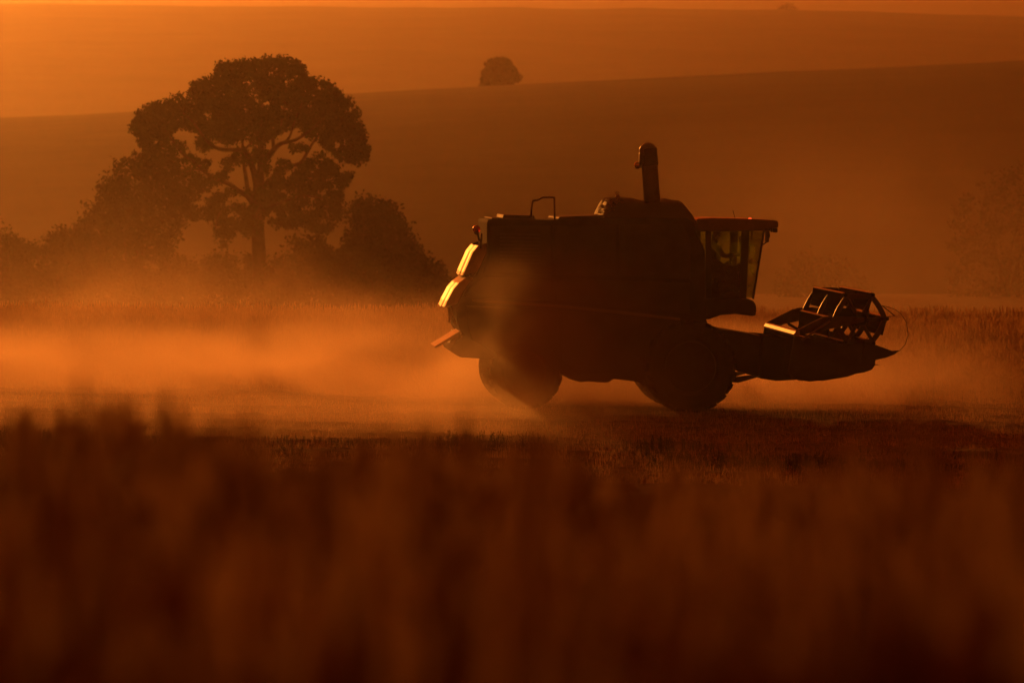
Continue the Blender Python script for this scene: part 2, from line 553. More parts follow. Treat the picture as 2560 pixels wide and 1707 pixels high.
# ------------------------------------------------------------------ trees
bark = surf('bark', (0.035, 0.025, 0.018), (0.09, 0.065, 0.045), rough=0.9, scale=2.5, spec=0.1, bump=0.02, bscale=6)
leaf_a = leafy('tree_leaves', (0.028, 0.040, 0.014), (0.045, 0.055, 0.02), trans=0.20, scale=0.6, gloss=0.01)
leaf_b = leafy('bush_leaves', (0.03, 0.035, 0.012), (0.05, 0.055, 0.022), trans=0.20, scale=0.8, gloss=0.01)

def in_poly(x, y, poly):
    px = np.array([p[0] for p in poly]); py = np.array([p[1] for p in poly])
    c = np.zeros(len(x), bool); j = len(poly) - 1
    for i in range(len(poly)):
        cond = ((py[i] > y) != (py[j] > y)) & (x < (px[j] - px[i]) * (y - py[i]) / (py[j] - py[i] + 1e-9) + px[i])
        c ^= cond; j = i
    return c
def edge_dist(x, y, poly):
    d = np.full(len(x), 1e9)
    for i in range(len(poly)):
        ax, ay = poly[i]; bx, by = poly[(i + 1) % len(poly)]
        vx, vy = bx - ax, by - ay
        t = np.clip(((x - ax) * vx + (y - ay) * vy) / (vx * vx + vy * vy + 1e-9), 0, 1)
        d = np.minimum(d, np.hypot(x - ax - t * vx, y - ay - t * vy))
    return d

def leaf_mass(poly, d, n, leaf, thick, base_y=None, holes=0.0, hs=0.03, seed=0, spread=0.35, maxt=None, clump=14):
    """leaves in clumps through a volume whose outline, seen from the field, is poly"""
    r = np.random.default_rng(seed + 1000)
    px = [p[0] for p in poly]; py = [p[1] for p in poly]
    nc = n // clump
    X = np.zeros(0); Y = np.zeros(0)
    while len(X) < nc:
        x = r.uniform(min(px), max(px), nc * 3); y = r.uniform(min(py), max(py), nc * 3)
        k = in_poly(x, y, poly)
        if holes > 0:
            k &= (fbm(x * hs + seed, y * hs * 1.3, 3) > holes)
        X = np.concatenate([X, x[k]]); Y = np.concatenate([Y, y[k]])
    X = X[:nc]; Y = Y[:nc]
    m = d / F
    e = edge_dist(X, Y, poly) * m
    t = thick * np.sqrt(np.clip(e / thick, 0.03, 1)) if maxt is None else np.minimum(maxt, thick * np.sqrt(np.clip(e / thick, 0.03, 1)))
    D = (r.random(nc) * 2 - 1) * t
    # outward clumps sit on limbs: jitter each leaf around its clump
    X = np.repeat(X, clump); Y = np.repeat(Y, clump); D = np.repeat(D, clump)
    tot = len(X)
    fl_ = np.repeat(r.random(nc) < .07, clump); of = np.repeat(r.normal(0, spread * .6, (3, nc)), clump, axis=1) * fl_
    jx, jy, jz = r.normal(0, spread * .5, (3, tot))
    jx = jx + of[0]; jy = jy + of[1]; jz = jz + of[2]
    wx = (X - 1280) * m + jx
    wy = D + jy + d
    cp = [P(1280, yv, d).z for yv in (0.0, 1000.0)]
    wz = cp[0] + (cp[1] - cp[0]) * Y / 1000.0 + jz
    C = np.stack([wx, wy, wz], 1)
    a = r.normal(size=(tot, 3)); a /= np.linalg.norm(a, axis=1)[:, None]
    b = r.normal(size=(tot, 3)); b -= a * (a * b).sum(1)[:, None]; b /= np.linalg.norm(b, axis=1)[:, None]
    s = leaf * r.uniform(.6, 1.3, tot)[:, None]
    return np.stack([C - a * s * .55, C + b * s * .32, C + a * s * .55, C - b * s * .32], 1)

def limb(mb, pts, d, r0, r1, dy=0.0, n=8):
    r0 *= SC; r1 *= SC; dy *= SC
    """limb through photo points; it drifts dy metres nearer or farther along its length"""
    q = []
    m = len(pts)
    for i, (x, y) in enumerate(pts):
        p = P(x, y, d); p.y += dy * (i / max(1, m - 1)) ** 1.3
        q.append(p)
    # smooth
    pp = []
    for i in range(m - 1):
        a = q[max(i-1, 0)]; b = q[i]; c = q[i+1]; e = q[min(i+2, m-1)]
        for t in (0, .33, .66):
            t2, t3 = t*t, t*t*t
            pp.append(0.5 * ((2*b) + (-a + c)*t + (2*a - 5*b + 4*c - e)*t2 + (-a + 3*b - 3*c + e)*t3))
    pp.append(q[-1])
    k = len(pp)
    mb.tube(pp, [r0 + (r1 - r0) * i / (k-1) for i in range(k)], n)
    return pp

def z5(pts): return [(300 + x / 2.703, 120 + y / 2.703) for x, y in pts]
def z6(pts): return [(x / 2.24, 400 + y / 2.24) for x, y in pts]
def z7(pts): return [(700 + x / 3.92, 450 + y / 3.92) for x, y in pts]
def z8(pts): return [(1100 + x / 7.84, 100 + y / 7.84) for x, y in pts]

def tree_root(name, px, d, label, cat, group=None):
    p = P(px, 700, d)
    z = float(ground_z(p.x, d, rough=False))
    return empty(name, (p.x, d, z), label, cat, group), z
def fix(o, root):
    """keep world coordinates while parented"""
    o.parent = root
    o.matrix_parent_inverse = Matrix.Translation(root.location).inverted()
    return o

# --- the great tree
SC = .77
D1 = 280 * SC
root, zb = tree_root('broad_tree', 645, D1, 'tall broad-crowned tree with open branching limbs, largest tree in the picture', 'tree', 'trees beyond the field')
mb = MB()
base = P(646, 700, D1); base_py = 853.5 - 0
gpy = 690
limb(mb, z5([(945, 1640), (940, 1420), (932, 1250), (925, 1100), (935, 960), (940, 850)]), D1, .42, .29)
limb(mb, z5([(940, 850), (975, 770), (1005, 735), (1050, 680), (1100, 645), (1190, 625), (1290, 560), (1400, 470)]), D1, .21, .05, -1.5)
limb(mb, z5([(1040, 680), (1035, 600), (1080, 560), (1110, 430), (1130, 260)]), D1, .11, .03, -1.0)
limb(mb, z5([(1110, 640), (1150, 600), (1180, 520), (1240, 380)]), D1, .09, .03, -2.0)
limb(mb, z5([(925, 950), (905, 840), (880, 770), (850, 700), (780, 690), (700, 690), (630, 665), (570, 600), (500, 500), (420, 430)]), D1, .19, .04, -1.5)
limb(mb, z5([(905, 1000), (865, 960), (850, 880), (835, 800), (825, 700), (820, 600), (800, 450), (780, 300)]), D1, .15, .04, 1.5)
limb(mb, z5([(915, 1080), (860, 1000), (800, 965), (740, 920), (660, 890), (590, 850), (500, 770), (430, 720), (370, 640), (300, 540)]), D1, .17, .04, -.8)
limb(mb, z5([(590, 850), (520, 820), (430, 850), (380, 900)]), D1, .07, .03, -1)
limb(mb, z5([(930, 1000), (975, 930), (1030, 875), (1110, 810), (1210, 780), (1260, 710), (1300, 640), (1360, 560), (1450, 500)]), D1, .15, .04, 1.2)
limb(mb, z5([(1210, 780), (1300, 760), (1400, 800), (1500, 860)]), D1, .07, .02, 1.5)
limb(mb, z5([(935, 900), (950, 760), (960, 600), (950, 450), (960, 300)]), D1, .19, .04, 1.0)
limb(mb, z5([(955, 620), (900, 560), (850, 480), (880, 380)]), D1, .08, .03, 2.0)
limb(mb, z5([(925, 1130), (1000, 1080), (1100, 1040), (1250, 1000), (1380, 1020)]), D1, .12, .03, -2.0)
limb(mb, z5([(920, 1130), (860, 1080), (760, 1070), (680, 1120), (660, 1220)]), D1, .10, .03, -2.0)
limb(mb, z5([(825, 700), (880, 650), (905, 620), (940, 560)]), D1, .06, .03, 0)
tr_o = mb.build('trunk', bark, smooth=True); fix(tr_o, root)
dome = z5([(80, 560), (95, 490), (135, 400), (200, 382), (350, 362), (375, 325), (480, 298), (492, 245), (600, 215), (650, 160), (702, 100), (860, 98), (950, 84), (1080, 72), (1160, 78), (1235, 130), (1255, 195), (1390, 228), (1500, 292), (1605, 405), (1632, 480), (1625, 540), (1660, 620), (1678, 700), (1662, 765), (1560, 775), (1480, 740), (1420, 680), (1330, 605), (1270, 590), (1200, 520), (1090, 550), (1040, 590), (1000, 610), (930, 660), (850, 600), (760, 640), (690, 620), (600, 590), (520, 550), (430, 520), (350, 560), (330, 590), (250, 580), (130, 590)])
masses = [
    (dome, 40000, .19, 5.0, .365, .045, .25),
    (z5([(135, 590), (330, 600), (450, 640), (430, 700), (500, 750), (600, 780), (700, 770), (750, 740), (770, 860), (700, 900), (620, 920), (560, 960), (430, 900), (400, 850), (280, 760), (110, 730)]), 5200, .18, 3.0, .50, .07, .22),
    (z5([(400, 920), (600, 950), (610, 1020), (540, 1150), (450, 1150), (400, 1020)]), 800, .24, 1.5, .50, .05, .22),
    (z5([(750, 690), (1010, 690), (1010, 850), (960, 840), (860, 790), (760, 780)]), 900, .22, 1.5, .40, .05, .22),
    (z5([(960, 940), (1060, 850), (1200, 800), (1360, 700), (1440, 770), (1480, 840), (1560, 850), (1570, 920), (1500, 970), (1490, 1070), (1500, 1180), (1380, 1250), (1300, 1220), (1220, 1190), (1120, 1230), (1050, 1170), (980, 1180), (900, 1290), (830, 1290), (780, 1190), (750, 1320), (700, 1340), (620, 1280), (640, 1220), (585, 1160), (600, 1020), (760, 960), (900, 980)]), 15000, .19, 3.5, .45, .05, .24),
    (z5([(510, 590), (590, 600), (640, 700), (570, 740), (520, 680)]), 420, .22, 1.0, .45, .06, .2),
    (z5([(1150, 660), (1260, 650), (1290, 680), (1170, 710)]), 220, .22, .8, .40, .06, .18),
    (z5([(1020, 750), (1120, 760), (1180, 800), (1060, 850)]), 260, .22, .8, .45, .06, .2),
]
Q = [leaf_mass(p, D1, n, lf * SC, th * SC, holes=ho, hs=hs, seed=31 * i + 5, spread=sp * SC) for i, (p, n, lf, th, ho, hs, sp) in enumerate(masses)]
fix(mesh_quads('crown', np.concatenate(Q), leaf_a), root)

def bush(name, poly, d, n, label, cat='bush', group='trees beyond the field', thick=2.5, leaf=.22, holes=.36, seed=0, trunk=True, hs=.03, spread=.4, mat=None, twigs=3):
    cx = sum(p[0] for p in poly) / len(poly)
    n = int(n * 1.25)
    if d < 300: d *= SC; thick *= SC; leaf *= SC; spread *= SC
    r, z = tree_root(name, cx, d, label, cat, group)
    if d > 500:
        lowz = min(P(p[0], p[1], d).z for p in poly)
        r.location.z = lowz - .5
    fix(mesh_quads('crown', leaf_mass(poly, d, n, leaf, thick, holes=holes, hs=hs, seed=seed, spread=spread), mat or leaf_b), r)
    top = min(p[1] for p in poly); bot = max(p[1] for p in poly)
    mb = MB()
    rr = random.Random(seed)
    bz = r.location.z
    m = d / F
    for k in range(twigs):
        a = Vector((r.location.x + rr.uniform(-.15, .15), d + rr.uniform(-.15, .15), bz - .3))
        tx = rr.uniform(-.28, .28) * (max(p[0] for p in poly) - min(p[0] for p in poly)) * m
        hgt = (P(cx, top, d).z - bz) * rr.uniform(.6, .85)
        b = a + Vector((tx * .4, rr.uniform(-.5, .5), hgt * .55)); c = a + Vector((tx, rr.uniform(-1, 1), hgt))
        mb.tube([a, (a + b) / 2 + Vector((rr.uniform(-.1, .1), 0, 0)), b, c], [max(.07, hgt * .022)] * 2 + [hgt * .012, .03], 7)
    fix(mb.build('trunk', bark, smooth=True), r)
    return r

bush('leafy_tree', z6([(480, 310), (550, 240), (560, 155), (600, 115), (680, 100), (650, 60), (625, 10), (700, 5), (830, -10), (960, 20), (1040, 120), (1050, 250), (1035, 350), (1000, 400), (985, 480), (960, 560), (1000, 700), (980, 840), (420, 840), (400, 560), (430, 400)]), 268, 14000,
     'bushy tree with ragged crown at the left shoulder of the tall tree', 'tree', thick=4, seed=41, holes=.30)
bush('bush', z6([(-160, 420), (-80, 380), (0, 398), (60, 425), (110, 470), (130, 560), (140, 840), (-160, 840)]), 262, 4500,
     'bush at the far left edge of the treeline', seed=43)
bush('bush', z6([(105, 475), (190, 470), (260, 445), (310, 405), (350, 395), (400, 440), (420, 560), (420, 840), (90, 840)]), 270, 5000,
     'low bush between the left edge bush and the bushy tree', seed=44)
bush('bush', z6([(330, 410), (400, 400), (430, 385), (480, 330), (520, 400), (520, 840), (380, 840)]), 276, 3000,
     'narrow bush against the left side of the bushy tree', seed=45)
bush('bush', z6([(960, 520), (1090, 570), (1180, 545), (1300, 535), (1430, 545), (1500, 600), (1500, 850), (940, 850)]), 292, 5500,
     'low flat bush at the foot of the tall tree, on its left', seed=46)
bush('bush', [(655, 668), (670, 650), (690, 630), (707, 615), (736, 599), (766, 595), (800, 600), (818, 610), (845, 640), (870, 690), (880, 780), (640, 780)], 274, 5500,
     'rounded bush just right of the tall tree trunk', seed=47)
bush('leafy_tree', z7([(560, 740), (640, 640), (690, 480), (690, 260), (760, 215), (850, 195), (1000, 215), (1100, 260), (1180, 300), (1215, 440), (1300, 590), (1350, 700), (1330, 1000), (1300, 1300), (560, 1300), (500, 900)]), 262, 11000,
     'dense round-topped tree between the tall tree and the combine', 'tree', thick=4, seed=48, holes=.20)
bush('bush', z7([(1200, 700), (1380, 740), (1440, 790), (1560, 850), (1620, 950), (1680, 1100), (1720, 1300), (1200, 1300), (1150, 1000)]), 266, 4500,
     'sprawling low bush nearest the rear of the combine', seed=49, holes=.35)
bush('leafy_tree', [(1930, 780), (1945, 700), (1960, 660), (2010, 640), (2080, 650), (2130, 668), (2170, 710), (2190, 780)], 325, 3000,
     'faint low tree in the dust behind the header', 'tree', seed=50)
bush('leafy_tree', [(2370, 780), (2380, 620), (2375, 540), (2400, 490), (2450, 455), (2500, 440), (2560, 420), (2640, 400), (2720, 470), (2740, 780)], 325, 8000,
     'dim tree in the dust at the right edge of the picture', 'tree', thick=4, seed=51)
# lone tree on the crest of the nearer hill and tiny ones on the far crest
bush('ridge_tree', z8([(830, 1100), (840, 960), (832, 880), (815, 780), (870, 690), (838, 640), (920, 520), (935, 440), (985, 398), (1140, 378), (1290, 378), (1405, 460), (1420, 540), (1570, 730), (1535, 795), (1440, 850), (1465, 920), (1470, 1000), (1430, 1150)]), 640, 9000,
     'lone dark tree standing on the crest of the nearer hill', 'tree', group=None, thick=2.2, leaf=.4, holes=.15, seed=60, spread=.3, mat=leaf_a)
for k, (a, b, wd, hh, lab) in enumerate([(1970, 46, 30, 32, 'faint distant tree on the far crest, above the harvester cab'),
                                        (2235, 54, 30, 12, 'tiny faint bush on the far crest towards the right'),
                                        (2420, 60, 22, 9, 'tiniest faint bush at the right end of the far crest')]):
    bush('ridge_tree', [(a - wd, b + 8), (a - wd * .9, b - hh * .5), (a - wd * .4, b - hh), (a + wd * .3, b - hh * .95), (a + wd * .9, b - hh * .4), (a + wd, b + 8)], 1590, 900,
         lab, 'tree', group='tiny trees on the far crest', thick=2.5, leaf=1.0, holes=0, seed=70 + k, spread=1.0, mat=leaf_a)

# ------------------------------------------------------------------ combine harvester
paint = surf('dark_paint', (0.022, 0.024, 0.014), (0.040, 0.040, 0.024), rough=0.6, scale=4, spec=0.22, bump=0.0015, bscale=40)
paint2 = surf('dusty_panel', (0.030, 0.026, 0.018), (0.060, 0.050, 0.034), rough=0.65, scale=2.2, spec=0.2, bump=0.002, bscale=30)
board_m = surf('bare_board_metal', (0.45, 0.44, 0.42), (0.75, 0.72, 0.68), rough=0.42, scale=6, spec=0.7)
stripe_m = surf('faded_yellow_stripe', (0.13, 0.085, 0.03), (0.20, 0.14, 0.05), rough=0.6, scale=5)
hood_m = surf('pale_hood_paint', (0.26, 0.26, 0.26), (0.50, 0.48, 0.46), rough=0.44, scale=3, spec=0.6, bump=0.002, bscale=30)
steel = surf('worn_steel', (0.16, 0.15, 0.14), (0.34, 0.32, 0.29), rough=0.38, scale=8, metallic=0.6, spec=0.5, bump=0.002, bscale=40)
dark_steel = surf('dark_steel', (0.03, 0.028, 0.026), (0.075, 0.068, 0.06), rough=0.45, scale=8, metallic=0.3)
tube_m = surf('auger_paint', (0.12, 0.125, 0.135), (0.20, 0.20, 0.215), rough=0.42, scale=5, spec=0.5)
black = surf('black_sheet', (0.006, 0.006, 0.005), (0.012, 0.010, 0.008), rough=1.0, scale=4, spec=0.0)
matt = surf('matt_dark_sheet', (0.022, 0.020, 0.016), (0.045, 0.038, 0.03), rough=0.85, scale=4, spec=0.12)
rubber = surf('dusty_tyre_rubber', (0.018, 0.016, 0.014), (0.05, 0.04, 0.03), rough=0.85, scale=6, spec=0.2)
rim_m = surf('dusty_rim_paint', (0.05, 0.045, 0.027), (0.09, 0.075, 0.045), rough=0.6, scale=6)
cloth_m = surf('seat_cloth', (0.02, 0.02, 0.022), (0.04, 0.04, 0.045), rough=0.9, scale=10)
shirt_m = surf('shirt_cloth', (0.06, 0.06, 0.07), (0.10, 0.10, 0.12), rough=0.9, scale=10)
skin_m = surf('skin', (0.22, 0.12, 0.08), (0.28, 0.16, 0.11), rough=0.6, scale=10)
trouser_m = surf('trouser_cloth', (0.03, 0.035, 0.05), (0.05, 0.055, 0.07), rough=0.9, scale=10)
tarp_m = leafy('tank_cover_cloth', (0.03, 0.028, 0.022), (0.06, 0.05, 0.04), trans=0.15, scale=1.5, gloss=0.10, rough=0.5)
straw_m = leafy('loose_straw', (0.32, 0.22, 0.10), (0.5, 0.36, 0.18), trans=0.5, scale=6, gloss=0.15, rough=0.35)
def glass_b(n, o):
    t = N(n, 'ShaderNodeBsdfTransparent'); t.inputs['Color'].default_value = (0.80, 0.88, 0.42, 1)
    gl = N(n, 'ShaderNodeBsdfGlossy'); gl.inputs['Roughness'].default_value = 0.12
    tr_ = N(n, 'ShaderNodeBsdfTranslucent'); tr_.inputs['Color'].default_value = (0.60, 0.62, 0.16, 1)
    tc = N(n, 'ShaderNodeTexCoord'); no = N(n, 'ShaderNodeTexNoise'); no.inputs['Scale'].default_value = 2.5; no.inputs['Detail'].default_value = 6
    mr = N(n, 'ShaderNodeMapRange'); mr.inputs['From Min'].default_value = .35; mr.inputs['From Max'].default_value = .7
    mr.inputs['To Min'].default_value = .16; mr.inputs['To Max'].default_value = .50
    n.links.new(tc.outputs['Object'], no.inputs['Vector']); n.links.new(no.outputs['Fac'], mr.inputs[0])
    m1 = N(n, 'ShaderNodeMixShader'); n.links.new(mr.outputs[0], m1.inputs[0])
    n.links.new(t.outputs[0], m1.inputs[1]); n.links.new(tr_.outputs[0], m1.inputs[2])
    m2 = N(n, 'ShaderNodeMixShader'); m2.inputs[0].default_value = 0.05
    n.links.new(m1.outputs[0], m2.inputs[1]); n.links.new(gl.outputs[0], m2.inputs[2])
    n.links.new(m2.outputs[0], o.inputs['Surface'])
glass = material('dusty_tinted_cab_glass', glass_b)
def plastic(name, c, em=0.0):
    def b(n, o):
        p = N(n, 'ShaderNodeBsdfPrincipled')
        p.inputs['Base Color'].default_value = (*c, 1); p.inputs['Roughness'].default_value = .12
        p.inputs['Transmission Weight'].default_value = .6
        if em:
            p.inputs['Emission Color'].default_value = (*c, 1); p.inputs['Emission Strength'].default_value = em
        n.links.new(p.outputs[0], o.inputs['Surface'])
    return material(name, b)
red_lens = plastic('red_lens', (0.5, 0.03, 0.01))
amber_lens = plastic('amber_beacon_lens', (1.0, 0.10, 0.02), 5.0)
clear_lens = surf('lamp_reflector', (.8, .8, .75), (.9, .9, .85), rough=.15, metallic=.8)

YAW, NOSE, ROLL = R(4.0), R(1.3), R(0.5)
ROOT = Vector((0.17, 101.4, 0.05))
MW = Matrix.Translation(ROOT) @ Matrix.Rotation(YAW, 4, 'Z') @ Matrix.Rotation(NOSE, 4, 'Y') @ Matrix.Rotation(ROLL, 4, 'X')
MI = MW.inverted()
def tr(px, py, Y):
    """photo pixel -> (X, Z) on the machine's lengthwise plane Y (X forward, Y to its left side, Z up)"""
    o = MI @ Vector((0, 0, CAMZ)); q = MI @ P(px, py, 100.0)
    d = q - o; t = (Y - o.y) / d.y
    p = o + d * t
    return (p.x, p.z)
def prof(pts, Y): return [tr(x, y, Y) for x, y in pts]
comb = empty('combine_harvester', ROOT, 'dark combine harvester driving to the right through backlit dust', 'combine harvester')
comb.rotation_mode = 'XYZ'
comb.rotation_euler = MW.to_euler('XYZ')
W = 1.45      # half width of the body

# body: side profile taken across the machine
bp = prof([(1217, 556), (1222, 548), (1391, 550), (1401, 545), (1716, 545), (1739, 560), (1740, 585), (1763, 625), (1766, 800), (1772, 815),
           (1760, 870), (1700, 880), (1640, 905), (1606, 956), (1533, 947), (1524, 955), (1512, 957), (1470, 953), (1452, 956), (1425, 948), (1405, 935),
           (1240, 899), (1150, 893), (1129, 880), (1127, 868), (1158, 838), (1148, 822), (1142, 795), (1141, 768), (1152, 742), (1167, 715), (1190, 688), (1217, 630)], -W)
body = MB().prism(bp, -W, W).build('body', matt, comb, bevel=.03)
# side panels, doors and seams standing a little proud of the near and far sides
for sgn in (-1, 1):
    y0 = sgn * W; y1 = sgn * (W + .035)
    def sp(pts, m=paint2, name='side_panel', t=.035, b=.012):
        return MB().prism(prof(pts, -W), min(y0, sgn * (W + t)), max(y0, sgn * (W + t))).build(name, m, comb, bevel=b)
    sp([(1226, 566), (1376, 564), (1376, 688), (1226, 684), (1205, 684), (1226, 640)])
    sp([(1384, 564), (1540, 562), (1540, 692), (1384, 688)])
    sp([(1548, 562), (1708, 562), (1726, 600), (1726, 698), (1548, 692)])
    sp([(1176, 718), (1210, 694), (1380, 698), (1380, 752), (1200, 744), (1160, 742)])
    sp([(1388, 698), (1724, 708), (1724, 786), (1560, 770), (1388, 754)])
    sp([(1164, 764), (1395, 776), (1395, 870), (1240, 880), (1180, 850), (1170, 820)])
    sp([(1404, 778), (1600, 794), (1590, 850), (1560, 900), (1540, 930), (1440, 930), (1404, 900)])
    sp([(1180, 748), (1200, 749), (1400, 762), (1560, 778), (1700, 795), (1700, 801), (1560, 786), (1400, 769), (1196, 755), (1180, 754)], stripe_m, 'side_stripe', .042, 0)
    lv = MB()
    for k in range(9):
        a = tr(1250, 585 + k * 9, -W); c_ = tr(1350, 585 + k * 9, -W)
        yy0 = sgn * (W + .037); yy1 = sgn * (W + .055)
        lv.box(a[0], c_[0], min(yy0, yy1), max(yy0, yy1), a[1] - .012, a[1] + .012)
    lv.build('radiator_grille', dark_steel, comb)
    # latches along the seam
    for px, py in ((1300, 676), (1450, 680), (1630, 684), (1290, 738), (1500, 758)):
        x, z = tr(px, py, -W)
        MB().box(x - .05, x + .05, min(y1, sgn * (W + .055)), max(y1, sgn * (W + .055)), z - .015, z + .015).build('panel_latch', dark_steel, comb)

# engine deck
x0, z0 = tr(1232, 549, -W); x1, _ = tr(1342, 549, -W)
MB().box(x0, x1, -1.15, 1.15, z0 - .06, tr(1232, 545, -W)[1] + .0).build('engine_deck', paint2, comb, bevel=.01)
x0, z0 = tr(1259, 545, -W); x1, _ = tr(1342, 545, -W)
MB().prism([(x0, z0 - .03), (x1, z0 - .03), (x1 - .02, z0 + .055), (x0 + .03, z0 + .06)], -1.0, .9).build('engine_cover', paint2, comb, bevel=.01)
# grain tank walls with flexible cover bulging above
tp = prof([(1391, 556), (1400, 543), (1440, 541), (1500, 539), (1512, 538), (1512, 560), (1391, 562)], -W)
MB().prism(tp, -1.35, 1.35).build('tank_edge', paint2, comb, bevel=.015)
def cover():
    top = [(1502, 541), (1512, 520), (1520, 503), (1528, 495), (1548, 493), (1575, 496), (1616, 503), (1650, 505), (1668, 501), (1694, 502), (1712, 507), (1722, 520), (1732, 533), (1740, 548)]
    pts = prof(top, -1.0)
    xs_ = np.array([p[0] for p in pts]); zs_ = np.array([p[1] for p in pts])
    u_ = np.linspace(0, 1, 90)
    L_ = np.concatenate([[0], np.cumsum(np.hypot(np.diff(xs_), np.diff(zs_)))]); L_ /= L_[-1]
    xs2 = np.interp(u_, L_, xs_); zs2 = np.interp(u_, L_, zs_)
    v_ = np.linspace(-1, 1, 60)
    U, V = np.meshgrid(np.arange(90), v_)
    X = xs2[U.astype(int)]; Z = zs2[U.astype(int)]
    base = zs2.min() - .12
    sag = (1 - np.abs(V) ** 5)
    Z = base + (Z - base) * sag
    Y = V * 1.38
    wr = (fbm(X * 3 + 3, Y * 2.2 + 7, 4) - .5) * .09 + (vnoise(X * 9, Y * 5) - .5) * .03
    return mesh_grid('tank_cover', X, Y, Z + wr * sag, tarp_m, comb)
cover()
# straw and loose netting caught on the rear edge of the cover
sm = MB()
rr = random.Random(3)
for k in range(46):
    px = rr.uniform(1500, 1546); f_ = (px - 1500) / 46
    py = 538 - 42 * f_ ** .7 + rr.uniform(-4, 8)
    x, z = tr(px, py, -1.2); y = rr.uniform(-1.35, -.4)
    pts = [(x, y, z)]
    for j in range(4):
        pts.append((pts[-1][0] + rr.uniform(-.06, .07), pts[-1][1] + rr.uniform(-.06, .06), pts[-1][2] + rr.uniform(-.05, .06)))
    sm.tube(pts, rr.uniform(.006, .012), 5)
sm.build('caught_straw', straw_m, comb)

# handrail over the engine deck
hr = MB()
for Y in (-1.05,):
    pts = [tr(x, y, Y) for x, y in [(1328, 545), (1329, 520), (1332, 503), (1334, 501), (1344, 501), (1349, 498), (1357, 493), (1384, 494), (1386, 497), (1386, 520), (1387, 550)]]
    hr.tube([(a, Y, b) for a, b in pts], .021, 8)
hr.build('handrail', steel, comb, smooth=True)

# unloading auger tube, folded up behind the cab
Y = -.6
a = tr(1634, 515, Y); b = tr(1624, 420, Y); c_ = tr(1619, 372, Y); d_ = tr(1617, 357, Y)
am = MB()
am.tube([(a[0], Y, a[1] - .2), (b[0], Y, b[1]), (c_[0], Y, c_[1]), ((c_[0] + d_[0]) / 2, Y, (c_[1] + d_[1]) / 2), (d_[0], Y, d_[1])], [.165, .165, .172, .14, .05], 28)
aug = am.build('unloading_auger', tube_m, comb, smooth=True)
b2 = tr(1620, 371, Y); b3 = tr(1625, 415, Y)
MB().tube([(b2[0], Y, b2[1]), (b3[0], Y, b3[1])], .176, 28).build('spout_collar', dark_steel, aug, smooth=False, bevel=.01)
x, z = tr(1595, 400, Y)
MB().box(x + .02, x + .06, Y - .06, Y + .06, z - .16, z + .14).build('lamp_bracket', dark_steel, aug, bevel=.01)
x, z = tr(1594, 414, Y)
MB().lathe([(-.05, .02), (-.04, .06), (.0, .075), (.03, .07)], 16, (x, Y, z), 'Y').build('work_lamp', clear_lens, aug, smooth=True)

# rear hood: two folded pale panels whose sides are chamfered
def hood(name, line, half, ch, dep, m, ridge_=0.04):
    """line: rear profile points; sections run across the machine with chamfered corners"""
    pts = prof(line, -W + .0)
    sec = [(-half, dep), (-half + ch, 0.0), (-half + ch + .12, -.02), (-.35, -.02), (-.28, -.02 - ridge_), (.28, -.02 - ridge_), (.35, -.02),
           (half - ch - .12, -.02), (half - ch, 0.0), (half, dep)]
    v = []; f = []
    n_ = len(sec)
    for i, (x, z) in enumerate(pts):
        for (y, dx) in sec: v.append((x + dx, y, z + dx * .35))
    for i in range(len(pts) - 1):
        for j in range(n_ - 1):
            f.append((i*n_+j, i*n_+j+1, (i+1)*n_+j+1, (i+1)*n_+j))
    o = MB().add(v, f).build(name, m, comb, bevel=0)
    so = o.modifiers.new('thickness', 'SOLIDIFY'); so.thickness = .02; so.offset = -1
    return o
hood('rear_hood', [(1199, 614), (1186, 630), (1164, 680), (1161, 689)], 1.40, .28, .30, hood_m, .02)
hood('rear_hood', [(1172, 692), (1150, 708), (1138, 722), (1122, 752), (1115, 768)], 1.38, .28, .28, hood_m, .02)
x, z = tr(1170, 690, -W)
hb = MB(); hb.tube([(x + .1, -1.3, z), (x + .1, 1.3, z)], .05, 10); hb.build('hood_hinge', dark_steel, comb, smooth=True)
# straw hanging from the hood, spreader deflector
st = MB()
for (pts, r_) in (([(1122, 768), (1124, 785), (1123, 807)], .018), ([(1128, 768), (1133, 790), (1140, 811)], .018), ([(1126, 770), (1128, 795), (1136, 809)], .012), ([(1119, 768), (1121, 778), (1120, 790)], .010)):
    for Yk in (-1.2,):
        q = [tr(x, y, Yk) for x, y in pts]
        st.tube([(a_, Yk + .02 * i, b_) for i, (a_, b_) in enumerate(q)], r_, 6)
st.build('hanging_straw', straw_m, comb)
a = tr(1157, 823, -1.2); b = tr(1086, 866, -1.2)
dx, dz = b[0] - a[0], b[1] - a[1]
L = math.hypot(dx, dz)
sb = MB()
sb.prism([a, (a[0] + .05, a[1] - .06), (b[0] + .03, b[1] - .03), b], -1.22, .35)
sb.build('spreader_board', board_m, comb)
MB().prism(prof([(1150, 834), (1165, 880), (1150, 884), (1128, 870)], -W), -1.38, 1.38).build('spreader_housing', paint2, comb, bevel=.01)
# red marker lamp on a bent stalk
Y = -1.3
tm = MB(); q = [tr(x, y, Y) for x, y in [(1202, 622), (1203, 606), (1197, 598), (1195, 588), (1193, 583)]]
tm.tube([(a_, Y, b_) for a_, b_ in q], .022, 8)
x, z = tr(1203, 592, Y); tm.box(x - .02, x + .02, Y - .08, Y + .08, z - .09, z + .07)
stalk = tm.build('marker_lamp', dark_steel, comb)
x, z = tr(1191, 573, Y)
MB().lathe([(-.055, .05), (-.05, .078), (.05, .078), (.055, .05)], 20, (x, Y, z), 'Y').build('lens', red_lens, stalk, smooth=False)
x, z = tr(1191, 581, Y); MB().lathe([(-.04, .03), (-.03, .05), (.03, .05), (.04, .03)], 16, (x, Y, z), 'Y').build('lamp_cup', dark_steel, stalk)

